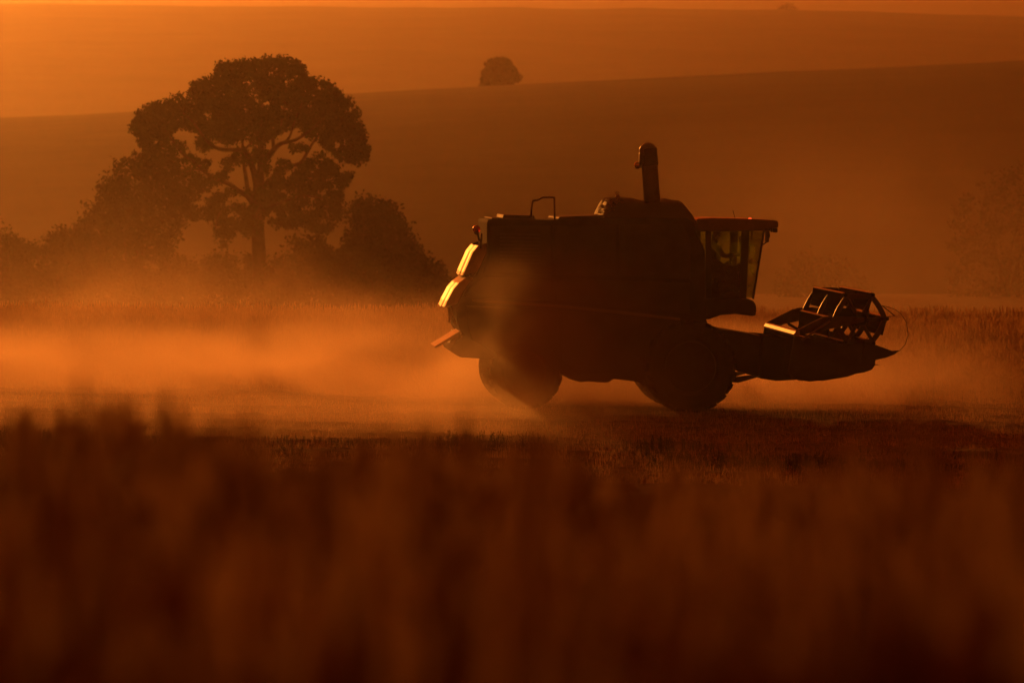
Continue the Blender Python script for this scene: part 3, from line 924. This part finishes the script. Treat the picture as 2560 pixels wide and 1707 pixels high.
# wheels
def wheel(px, py, rad, wdt, Y, nl, side):
    x, z = tr(px, py, -1.45)
    root = bpy.data.objects.new('wheel', None); COL.objects.link(root); root.parent = comb
    root.location = (x, Y, z)
    h = wdt / 2; rr_ = rad * .56
    t = MB().lathe([(-h * .72, rr_), (-h * .95, rr_ + .05), (-h, rad * .78), (-h * .9, rad * .90), (-h * .55, rad * .935), (h * .55, rad * .935), (h * .9, rad * .90), (h, rad * .78), (h * .95, rr_ + .05), (h * .72, rr_)], 64)
    for s in (-1, 1):
        for k in range(nl):
            a0 = 2 * math.pi * (k + (0 if s < 0 else .5)) / nl
            pts = []
            for u_, yy_ in ((0, .02), (1, h * .98)):
                a_ = a0 + u_ * .16
                for da in (-.5, .5):
                    aa = a_ + da * .62 * math.pi / nl
                    for rd in (rad * (.925 if u_ == 0 else .87), rad * (1.0 if u_ == 0 else .985)):
                        pts.append((rd * math.cos(aa), s * yy_, rd * math.sin(aa)))
            t.add(pts, [(0, 1, 3, 2), (4, 6, 7, 5), (0, 4, 5, 1), (2, 3, 7, 6), (1, 5, 7, 3), (0, 2, 6, 4)])
    t.build('tyre', rubber, root)
    o_ = side
    MB().lathe([(-h * .7, rr_ + .01), (-h * .75 , rr_ - .03), (-h * .2 * 1, rr_ - .06), (-h * .1, rr_ * .35), (-h * .3, rr_ * .3), (h * .3, rr_ * .3), (h * .1, rr_ * .35), (h * .2, rr_ - .06), (h * .75, rr_ - .03), (h * .7, rr_ + .01)], 48).build('rim', rim_m, root)
    hm = MB().lathe([(-h * .55, .09), (-h * .5, .12), (h * .5, .12), (h * .55, .09)], 20)
    for k in range(8):
        a_ = 2 * math.pi * k / 8
        for s in (-1, 1):
            hm.lathe([(s * h * .30 - .02, .018), (s * h * .30 + .02, .018)], 6, (.2 * math.cos(a_), 0, .2 * math.sin(a_)))
    hm.build('hub', dark_steel, root)
wheel(1724, 916, .94, .62, -1.42, 22, -1)
wheel(1724, 916, .94, .62, 1.42, 22, 1)
wheel(1313, 930, .76, .42, -1.30, 20, -1)
wheel(1313, 930, .76, .42, 1.30, 20, 1)
x, z = tr(1313, 930, -1.45)
MB().prism([(x - .12, z - .1), (x + .12, z - .1), (x + .12, z + .12), (x - .12, z + .12)], -1.15, 1.15).add(*(lambda m_: (m_.v, m_.f))(MB().box(x - .1, x + .1, -.25, .25, z + .1, z + .4))).build('rear_axle', dark_steel, comb, bevel=.02)
x, z = tr(1724, 916, -1.45)
MB().box(x - .16, x + .16, -1.2, 1.2, z - .16, z + .2).build('front_axle', dark_steel, comb, bevel=.03)

# cab
CW = 1.02     # half width of the cab
def cp(pts): return prof(pts, -CW)
MB().prism(cp([(1738, 556), (1742, 547), (1780, 545), (1870, 547), (1930, 550), (1943, 552), (1945, 560), (1944, 569), (1925, 573), (1905, 577), (1738, 579)]), -CW - .12, CW + .12).build('cab_roof', tube_m, comb, bevel=.035, seg=3)
MB().prism(cp([(1735, 745), (1868, 746), (1884, 752), (1891, 765), (1890, 789), (1880, 790), (1838, 785), (1801, 788), (1773, 798), (1735, 800)]), -CW, CW).build('cab_floor', paint, comb, bevel=.03)
# lower cab wall behind the door and pillars
for s in (-1, 1):
    ya, yb_ = sorted((s * (CW - .06), s * CW))
    pm = MB()
    pm.prism(cp([(1764, 577), (1778, 577), (1779, 746), (1764, 746)]), ya, yb_)          # B pillar
    pm.prism(cp([(1854, 577), (1874, 577), (1866, 746), (1848, 746)]), ya, yb_)          # A pillar / door frame
    pm.prism(cp([(1908, 577), (1913, 577), (1885, 748), (1880, 746)]), ya, yb_)          # front corner post
    pm.build('cab_pillar', paint, comb, bevel=.008)
    MB().prism(cp([(1766, 652), (1796, 650), (1812, 662), (1838, 664), (1850, 656), (1852, 700), (1849, 747), (1766, 747)]), min(s * (CW - .045), s * (CW - .02)), max(s * (CW - .045), s * (CW - .02))).build('door_panel', paint, comb, bevel=.004)
    ya, yb_ = sorted((s * (CW - .035), s * (CW - .025)))
    MB().prism(cp([(1778, 578), (1855, 578), (1848, 746), (1779, 746)]), *sorted((s * (CW - .015), s * (CW - .008)))).build('door_glass', glass, comb)
    MB().prism(cp([(1738, 578), (1764, 578), (1764, 624), (1738, 616)]), ya, yb_).build('quarter_glass', glass, comb)
    MB().prism(cp([(1874, 578), (1908, 578), (1881, 745), (1866, 745)]), ya, yb_).build('corner_glass', glass, comb)
    x, z = tr(1845, 690, -CW)
    MB().tube([(x, s * (CW + .05), z - .10), (x, s * (CW + .05), z + .10)], .014, 8).build('door_handle', steel, comb)
# windscreen across the front, curved
def screen():
    t = cp([(1911, 578), (1883, 746)])
    n_ = 14
    Yv = np.linspace(-CW + .03, CW - .03, n_)
    T_ = np.linspace(0, 1, 8)
    YY, TT = np.meshgrid(Yv, T_)
    XX = t[0][0] + (t[1][0] - t[0][0]) * TT + .10 * (1 - (YY / CW) ** 2)
    ZZ = t[0][1] + (t[1][1] - t[0][1]) * TT
    o = mesh_grid('windscreen', XX, YY, ZZ, glass, comb)
screen()
# rear wall of the cab, open above for the rear window
x, z = tr(1742, 640, -CW); _, z2 = tr(1742, 798, -CW); _, z3 = tr(1742, 580, -CW)
rw = MB().box(x - .08, x - .02, -CW, CW, z2, z + .05)
rw.box(x - .08, x - .02, -.35, -.25, z + .05, z3).box(x - .08, x - .02, .25, .35, z + .05, z3)
rw.build('cab_rear_wall', paint, comb)
MB().box(x - .055, x - .045, -CW, CW, z + .05, z3).build('rear_window', glass, comb)
# seat, console, wheel
sx, sz = tr(1785, 700, -CW)
fl = tr(1785, 746, -CW)[1]
seat = MB().box(sx - .10, sx + .42, -.26, .26, sz, sz + .12).build('driver_seat', cloth_m, comb, bevel=.03)
MB().prism([(sx - .22, sz + .05), (sx - .08, sz + .10), (sx - .16, sz + .72), (sx - .27, sz + .70)], -.25, .25).build('backrest', cloth_m, seat, bevel=.03)
MB().box(sx - .0, sx + .30, -.2, .2, fl, sz).build('seat_base', dark_steel, seat)
cx_, cz_ = tr(1852, 668, -CW)
sw = MB().tube([(cx_ + .05, 0, fl), (cx_ - .06, 0, cz_)], .04, 10).build('steering_column', dark_steel, comb)
wm = MB()
ring = [(cx_ - .07 + .07 * math.sin(a_), .19 * math.cos(a_), cz_ + .03 + .17 * math.sin(a_)) for a_ in [2 * math.pi * k / 28 for k in range(29)]]
wm.tube(ring, .014, 8)
for a_ in (0.3, 2.4, 4.5): wm.tube([(cx_ - .07, 0, cz_ + .03), (cx_ - .07 + .07 * math.sin(a_), .19 * math.cos(a_), cz_ + .03 + .17 * math.sin(a_))], .012, 6)
wm.build('steering_wheel', dark_steel, comb, smooth=True)
x, z = tr(1856, 612, -CW)
MB().box(x - .02, x + .03, -.78, -.52, z - .16, z + .16).build('monitor', dark_steel, comb, bevel=.01)
# beacon, antenna, mirror and lamps on the cab
x, z = tr(1875, 551, -CW)
bc = MB().lathe([(0, .055), (.03, .055)], 16, (x, -1.0, z - .06), 'Z').build('beacon_base', dark_steel, comb)
MB().lathe([(.0, .045), (.05, .045), (.075, .03), (.085, .005)], 18, (x, -1.0, z - .035), 'Z').build('beacon', amber_lens, bc, smooth=True)
x, z = tr(1848, 547, -CW)
MB().tube([(x, -.3, z), (x - .05, -.3, z + .16)], .006, 6).build('antenna', dark_steel, comb)
mm = MB(); q = [tr(x_, y_, -CW - .15) for x_, y_ in [(1912, 572), (1921, 574), (1924, 590), (1918, 604), (1907, 612)]]
mm.tube([(a_, -CW - .15, b_) for a_, b_ in q], .014, 7)
mm.tube([(q[1][0], -CW - .15, q[1][1]), (q[1][0], -CW - .3, q[1][1] - .02)], .014, 7)
mir = mm.build('mirror_arm', dark_steel, comb)
x, z = tr(1917, 588, -CW - .25)
MB().box(x - .03, x + .03, -CW - .40, -CW - .22, z - .14, z + .10).build('mirror', dark_steel, mir, bevel=.012)
for Yk in (-.8, -.45, .45, .8):
    x, z = tr(1940, 574, -CW)
    MB().box(x - .04, x + .05, Yk - .08, Yk + .08, z - .06, z + .02).build('work_lamp', dark_steel, comb, bevel=.012)
# feeder house
MB().prism(prof([(1700, 806), (1773, 817), (1840, 828), (1900, 838), (1925, 842), (1930, 948), (1895, 944), (1838, 926), (1790, 905), (1700, 880)], -.75), -.72, .72).build('feeder_house', paint, comb, bevel=.03)
sk = MB(); q = prof([(1830, 955), (1838, 942), (1870, 938), (1900, 940), (1880, 946), (1845, 956)], -.9)
for ya, yb_ in ((-1.0, -.85), (.85, 1.0)): MB().prism(q, ya, yb_).build('lift_strut', dark_steel, comb)

# header (cutting platform)
HW = 2.5
hp = prof([(1986, 838), (2031, 846), (2088, 857), (2110, 860), (2160, 853), (2189, 862), (2189, 900), (2187, 914), (2180, 924), (2160, 931), (2141, 934), (2118, 942), (2095, 946), (2060, 950), (2024, 954), (2000, 950), (1981, 946), (1970, 930)], -HW)
hd = bpy.data.objects.new('header', None); COL.objects.link(hd); hd.parent = comb; hd.location = (0, 0, 0)
for s in (-1, 1):
    MB().prism(hp, *sorted((s * HW, s * (HW - .06)))).build('end_panel', matt, hd, bevel=.012)
    # pointed crop divider
    dv = [tr(x_, y_, -HW) for x_, y_ in [(2160, 853), (2189, 862), (2230, 877), (2250, 876), (2236, 886), (2215, 894), (2187, 900), (2150, 905)]]
    v = []
    k_ = len(dv)
    for j, (yy_, fx) in enumerate(((-.10, .0), (0, 1.0), (.10, .0))):
        for (X_, Z_) in dv:
            cxm = (dv[0][0] + dv[-1][0]) / 2
            tcn = (X_ - cxm) / (dv[3][0] - cxm)
            v.append((X_, s * (HW - .03) + yy_ * max(0, 1 - tcn) * 1.0, Z_))
    f = [tuple(range(k_)), tuple(range(2 * k_, 3 * k_))[::-1]]
    for j in range(2):
        for i in range(k_): f.append((j*k_+i, j*k_+(i+1)%k_, (j+1)*k_+(i+1)%k_, (j+1)*k_+i))
    MB().add(v, f).build('crop_divider', matt, hd)
    rod = MB(); q = [tr(x_, y_, -HW) for x_, y_ in [(2248, 877), (2262, 862), (2270, 838), (2266, 806), (2252, 784), (2238, 774), (2222, 768), (2205, 764)]]
    rod.tube([(a_, s * (HW + .02), b_) for a_, b_ in q], .0065, 6)
    rod.build('divider_rod', dark_steel, hd)
MB().prism(prof([(1900, 838), (1985, 846), (1985, 947), (1935, 950), (1895, 944)], -.75), -1.15, 1.15).build('feeder_adapter', black, hd, bevel=.01)
# floor pan, back sheet, top beam
pan = prof([(1990, 838), (1998, 838), (1990, 930), (2005, 944), (2060, 944), (2120, 934), (2186, 908), (2190, 913), (2120, 942), (2060, 952), (2000, 952), (1976, 938)], -HW)
MB().prism(pan, -HW + .06, HW - .06).build('header_pan', black, hd, bevel=.006)
q = prof([(1984, 836), (1990, 828), (1999, 827), (1999, 838), (1989, 842)], -HW)
MB().prism(q, -HW, HW).build('top_beam', hood_m, hd, bevel=.008)
q = prof([(2004, 841), (2030, 846), (2031, 850), (2005, 846)], -HW)
MB().prism(q, -HW + .1, HW - .1).build('beam_shelf', steel, hd, bevel=.004)
# knife guards
kg = MB()
X_, Z_ = tr(2187, 911, -HW)
for k in range(64):
    yk = -HW + .1 + k * (2 * HW - .2) / 63
    kg.add([(X_ - .02, yk - .018, Z_ - .012), (X_ - .02, yk + .018, Z_ - .012), (X_ + .13, yk, Z_ - .02), (X_ - .02, yk, Z_ + .015)], [(0, 1, 3), (1, 2, 3), (0, 3, 2), (0, 2, 1)])
kg.build('knife_guard', steel, hd)['kind'] = 'stuff'
# cross auger with flighting
cx_, cz_ = tr(2050, 905, -HW)
ag = MB().tube([(cx_, -HW + .1, cz_), (cx_, HW - .1, cz_)], .15, 20)
v = []; f = []; n_ = 260
for i in range(n_):
    t = i / (n_ - 1); y = -HW + .12 + t * (2 * HW - .24); a_ = (14 * math.pi * t) if t < .5 else (14 * math.pi * (1 - t))
    v += [(cx_ + .14 * math.cos(a_), y, cz_ + .14 * math.sin(a_)), (cx_ + .27 * math.cos(a_), y, cz_ + .27 * math.sin(a_)),
          (cx_ + .27 * math.cos(a_), y + .008, cz_ + .27 * math.sin(a_)), (cx_ + .14 * math.cos(a_), y + .008, cz_ + .14 * math.sin(a_))]
for i in range(n_ - 1):
    b_ = 4 * i
    f += [(b_, b_+1, b_+5, b_+4), (b_+1, b_+2, b_+6, b_+5), (b_+2, b_+3, b_+7, b_+6)]
ag.add(v, f)
ag.build('cross_auger', steel, hd)

# reel
reel = bpy.data.objects.new('reel', None); COL.objects.link(reel); reel.parent = comb
RY = 2.36
rxc, rzc = tr(2149, 798, -RY)
reel.location = (rxc, 0, rzc)
RR = .555
PH = R(2)
def hexp(k, r_=RR): a_ = PH + k * math.pi / 3; return (r_ * math.cos(a_), r_ * math.sin(a_))
for Yk in (-RY, 0.0, RY):
    sp = MB()
    NR = 24
    ring_o = []; ring_i = []
    for q_ in range(NR):
        aa = PH + q_ * 2 * math.pi / NR
        loc = ((q_ * 6 / NR) % 1.0) - .5          # 0 halfway between two corners
        rad_ = RR * (.925 + .085 * (abs(loc) * 2) ** 2.2)
        ring_o.append((rad_ * math.cos(aa), rad_ * math.sin(aa)))
        ring_i.append(((rad_ - .105) * math.cos(aa), (rad_ - .105) * math.sin(aa)))
    for q_ in range(NR):
        ao, bo, ar, br = ring_o[q_], ring_o[(q_ + 1) % NR], ring_i[q_], ring_i[(q_ + 1) % NR]
        sp.add([(ao[0], Yk - .02, ao[1]), (bo[0], Yk - .02, bo[1]), (br[0], Yk - .02, br[1]), (ar[0], Yk - .02, ar[1]),
                (ao[0], Yk + .02, ao[1]), (bo[0], Yk + .02, bo[1]), (br[0], Yk + .02, br[1]), (ar[0], Yk + .02, ar[1])],
               [(0, 1, 2, 3), (7, 6, 5, 4), (0, 4, 5, 1), (2, 6, 7, 3)])
    for k in range(6):
        c_ = hexp(k, .06); e_ = hexp(k, RR - .03)
        sp.tube([(c_[0], Yk, c_[1]), (e_[0], Yk, e_[1])], .036, 8)
    sp.build('reel_spider', dark_steel, reel)
MB().tube([(0, -RY - .05, 0), (0, RY + .05, 0)], .15, 20).build('reel_shaft', black, reel, smooth=True)
for k in range(6):
    x_, z_ = hexp(k)
    bt = MB().tube([(x_, -RY - .03, z_), (x_, RY + .03, z_)], .036, 10)
    nbar = 0
    sl = MB()
    for j in range(12):      # flat strips bolted along the tube
        ya = -RY + .06 + j * (2 * RY - .1) / 12; yb_ = ya + (2 * RY - .1) / 12 - .05
        sl.obb((x_ - .03, (ya + yb_) / 2, z_ + .042), (.024, 0, .006), (0, (yb_ - ya) / 2, 0), (-.001, 0, .005))
    bt.obb((x_ - .045, 0, z_ - .09), (.012, 0, .13), (0, RY, 0), (.004, 0, -.001))
    for j in range(44):      # spring tines
        yk = -RY + .08 + j * (2 * RY - .16) / 43
        bt.tube([(x_, yk, z_), (x_ - .02, yk, z_ - .08), (x_ - .08, yk, z_ - .33)], .009, 5)
    nf = len(bt.f)
    bt.add(sl.v, sl.f)
    me = bpy.data.meshes.new('reel_bat'); me.from_pydata(bt.v, [], bt.f)
    me.materials.append(black); me.materials.append(steel)
    for p in me.polygons:
        if p.index >= nf: p.material_index = 1
    o = bpy.data.objects.new('reel_bat', me); COL.objects.link(o); o.parent = reel
# reel arms, lift rams and the guard loops
for s in (-1, 1):
    ya = s * (RY + .09)
    ar = MB()
    a = tr(1992, 832, -HW); b = tr(2060, 800, -HW)
    q = [(a[0] - .02, a[1] - .02), (b[0], b[1] + .02), (rxc, rzc)]
    dxy = Vector((q[2][0] - q[0][0], 0, q[2][1] - q[0][1]))
    ar.prism([(q[0][0], q[0][1] - .05), (q[2][0] + .08, q[2][1] - .045), (q[2][0] + .08, q[2][1] + .045), (q[1][0], q[1][1] + .05), (q[0][0], q[0][1] + .06)], ya - .03, ya + .03)
    ar.build('reel_arm', dark_steel, hd, bevel=.008)
    rm = MB(); a = tr(2005, 850, -HW); b = tr(2075, 802, -HW)
    rm.tube([(a[0], ya + s * .06, a[1]), (b[0], ya + s * .06, b[1])], .022, 8)
    rm.tube([(a[0] * .5 + b[0] * .5, ya + s * .06, a[1] * .5 + b[1] * .5), (b[0], ya + s * .06, b[1])], .013, 8)
    rm.build('lift_ram', steel, hd, smooth=True)
    if s > 0:
        lp = MB(); q = prof([(1967, 800), (1970, 790), (1978, 780), (1993, 773), (2030, 771), (2073, 778), (2080, 786), (2062, 800), (2035, 815), (2010, 828), (1990, 821), (1972, 810), (1967, 800)], HW)
        lp.tube([(a_, ya + s * .02, b_) for a_, b_ in q], .030, 8)
        lp.build('drive_guard', dark_steel, hd, smooth=True)
    br_ = MB(); q = prof([(2190, 790), (2216, 793), (2238, 790), (2206, 764)], -HW)
    br_.tube([(a_, ya, b_) for a_, b_ in q], .012, 6)
    br_.build('reel_end_bracket', dark_steel, hd)

# ------------------------------------------------------------------ driver
def driver():
    root = empty('person', (0, 0, 0), 'driver in a dark shirt and cap sitting at the wheel in the glass cab', 'person')
    base = Vector((sx + .10, 0.0, sz + .12))
    J = {'pelvis': (0, 0, .10), 'belly': (-.02, 0, .28), 'chest': (-.01, 0, .47), 'neck': (.0, 0, .62), 'head0': (.02, 0, .70),
         'lsh': (-.0, .19, .55), 'rsh': (0, -.19, .55), 'lel': (.20, .25, .34), 'rel': (.20, -.25, .34), 'lwr': (.42, .17, .38), 'rwr': (.42, -.17, .38),
         'lhp': (.02, .10, .08), 'rhp': (.02, -.10, .08), 'lkn': (.44, .14, .10), 'rkn': (.44, -.14, .10), 'lan': (.50, .14, -.27), 'ran': (.50, -.14, -.27), 'lto': (.64, .15, -.31), 'rto': (.64, -.15, -.31)}
    RAD = {'pelvis': .15, 'belly': .14, 'chest': .16, 'neck': .06, 'head0': .06, 'lsh': .075, 'rsh': .075, 'lel': .05, 'rel': .05, 'lwr': .032, 'rwr': .032,
           'lhp': .10, 'rhp': .10, 'lkn': .07, 'rkn': .07, 'lan': .045, 'ran': .045, 'lto': .035, 'rto': .035}
    E = [('pelvis', 'belly'), ('belly', 'chest'), ('chest', 'neck'), ('neck', 'head0'), ('chest', 'lsh'), ('chest', 'rsh'), ('lsh', 'lel'), ('rsh', 'rel'), ('lel', 'lwr'), ('rel', 'rwr'),
         ('pelvis', 'lhp'), ('pelvis', 'rhp'), ('lhp', 'lkn'), ('rhp', 'rkn'), ('lkn', 'lan'), ('rkn', 'ran'), ('lan', 'lto'), ('ran', 'rto')]
    names = list(J)
    verts = [base + Vector(J[n_]) for n_ in names]; rads = [RAD[n_] for n_ in names]
    edges = [(names.index(a_), names.index(b_)) for a_, b_ in E]
    # head: chain of rings through skull and face, hands with fingers
    def addv(p, r_, parent):
        verts.append(base + Vector(p)); rads.append(r_); edges.append((parent, len(verts) - 1)); return len(verts) - 1
    h = addv((.03, 0, .78), .092, names.index('head0')); h2 = addv((.02, 0, .86), .085, h)
    nz = addv((.135, 0, .775), .016, h)
    for s, wn in ((1, 'lwr'), (-1, 'rwr')):
        w_ = names.index(wn); p0 = Vector(J[wn])
        pm_ = addv(p0 + Vector((.05, -s * .015, .01)), .032, w_)
        for k in range(4):
            o_ = p0 + Vector((.09, -s * .01, .035 - k * .022))
            a_ = addv(o_, .011, pm_); b_ = addv(o_ + Vector((.035 - .004 * abs(k - 1), -s * .012, 0)), .010, a_); addv(o_ + Vector((.042, -s * .04, -.003)), .009, b_)
        a_ = addv(p0 + Vector((.06, -s * .04, .02)), .012, pm_); addv(p0 + Vector((.09, -s * .06, .02)), .010, a_)
    me = bpy.data.meshes.new('body'); me.from_pydata(verts, edges, [])
    o = link('body', me, shirt_m)
    o.modifiers.new('skin', 'SKIN')
    for i, r_ in enumerate(rads):
        me.skin_vertices[0].data[i].radius = (r_, r_)
    me.skin_vertices[0].data[0].use_root = True
    sb_ = o.modifiers.new('sub', 'SUBSURF'); sb_.levels = 1; sb_.render_levels = 2
    dg = bpy.context.evaluated_depsgraph_get()
    me2 = bpy.data.meshes.new_from_object(o.evaluated_get(dg))
    bpy.data.objects.remove(o, do_unlink=True)
    me2.materials.clear(); me2.materials.append(shirt_m); me2.materials.append(skin_m); me2.materials.append(trouser_m)
    for p in me2.polygons:
        c = p.center - base
        p.use_smooth = True
        p.material_index = 1 if (c.z > .63 or (c.x > .36 and c.z > .28)) else (2 if c.z < .16 else 0)
    b_ = bpy.data.objects.new('body', me2); COL.objects.link(b_)
    cap = MB().lathe([(0, .098), (.05, .098), (.09, .075), (.105, .03)], 20, (base.x + .02, 0, base.z + .84), 'Z')
    cap.prism([(base.x + .08, base.z + .845), (base.x + .20, base.z + .835), (base.x + .20, base.z + .845), (base.x + .08, base.z + .86)], -.07, .07)
    cp_ = cap.build('cap', trouser_m, smooth=True)
    b_.parent = root; cp_.parent = root
    root.matrix_world = MW.copy()
driver()

# ------------------------------------------------------------------ tall weeds close to the camera
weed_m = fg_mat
for k, (px, py, d, lab) in enumerate([(205, 935, 9, 'tallest blurred dark weed rising against the bright dust on the left'),
                                      (35, 1010, 8.5, 'blurred dark weed nearest the left edge of the picture'),
                                      (545, 1040, 9.5, 'blurred dark weed right of the tallest one, on the left half'),
                                      (1050, 1060, 11, 'faint blurred weed just left of the picture centre'),
                                      (1318, 1085, 12, 'small blurred weed in front of the rear wheel')]):
    top = P(px, py, d)
    z = float(ground_z(top.x, d, rough=False)); h = top.z - z
    mb = MB(); rr = random.Random(k)
    root = empty('tall_weed', (top.x, d, z), lab, 'weed', 'tall weeds in the foreground')
    pts = [(top.x + rr.uniform(-.02, .02), d, z - .05), (top.x + .02, d, z + h * .35), (top.x - .01, d, z + h * .7), (top.x, d, z + h)]
    mb.tube(pts, [.012, .010, .008, .004], 7)
    fix(mb.build('stem', weed_m, smooth=True), root)
    q = []
    for j in range(26):
        t = rr.uniform(.3, .93); an = rr.random() * 6.28
        q += blade((top.x, d, z + h * t), (math.cos(an), math.sin(an), rr.uniform(.6, 1.6)), rr.uniform(.08, .22) * (1.2 - .6 * t), .03, .4, 3)
    fix(mesh_quads('leaves', np.array(q), weed_m), root)
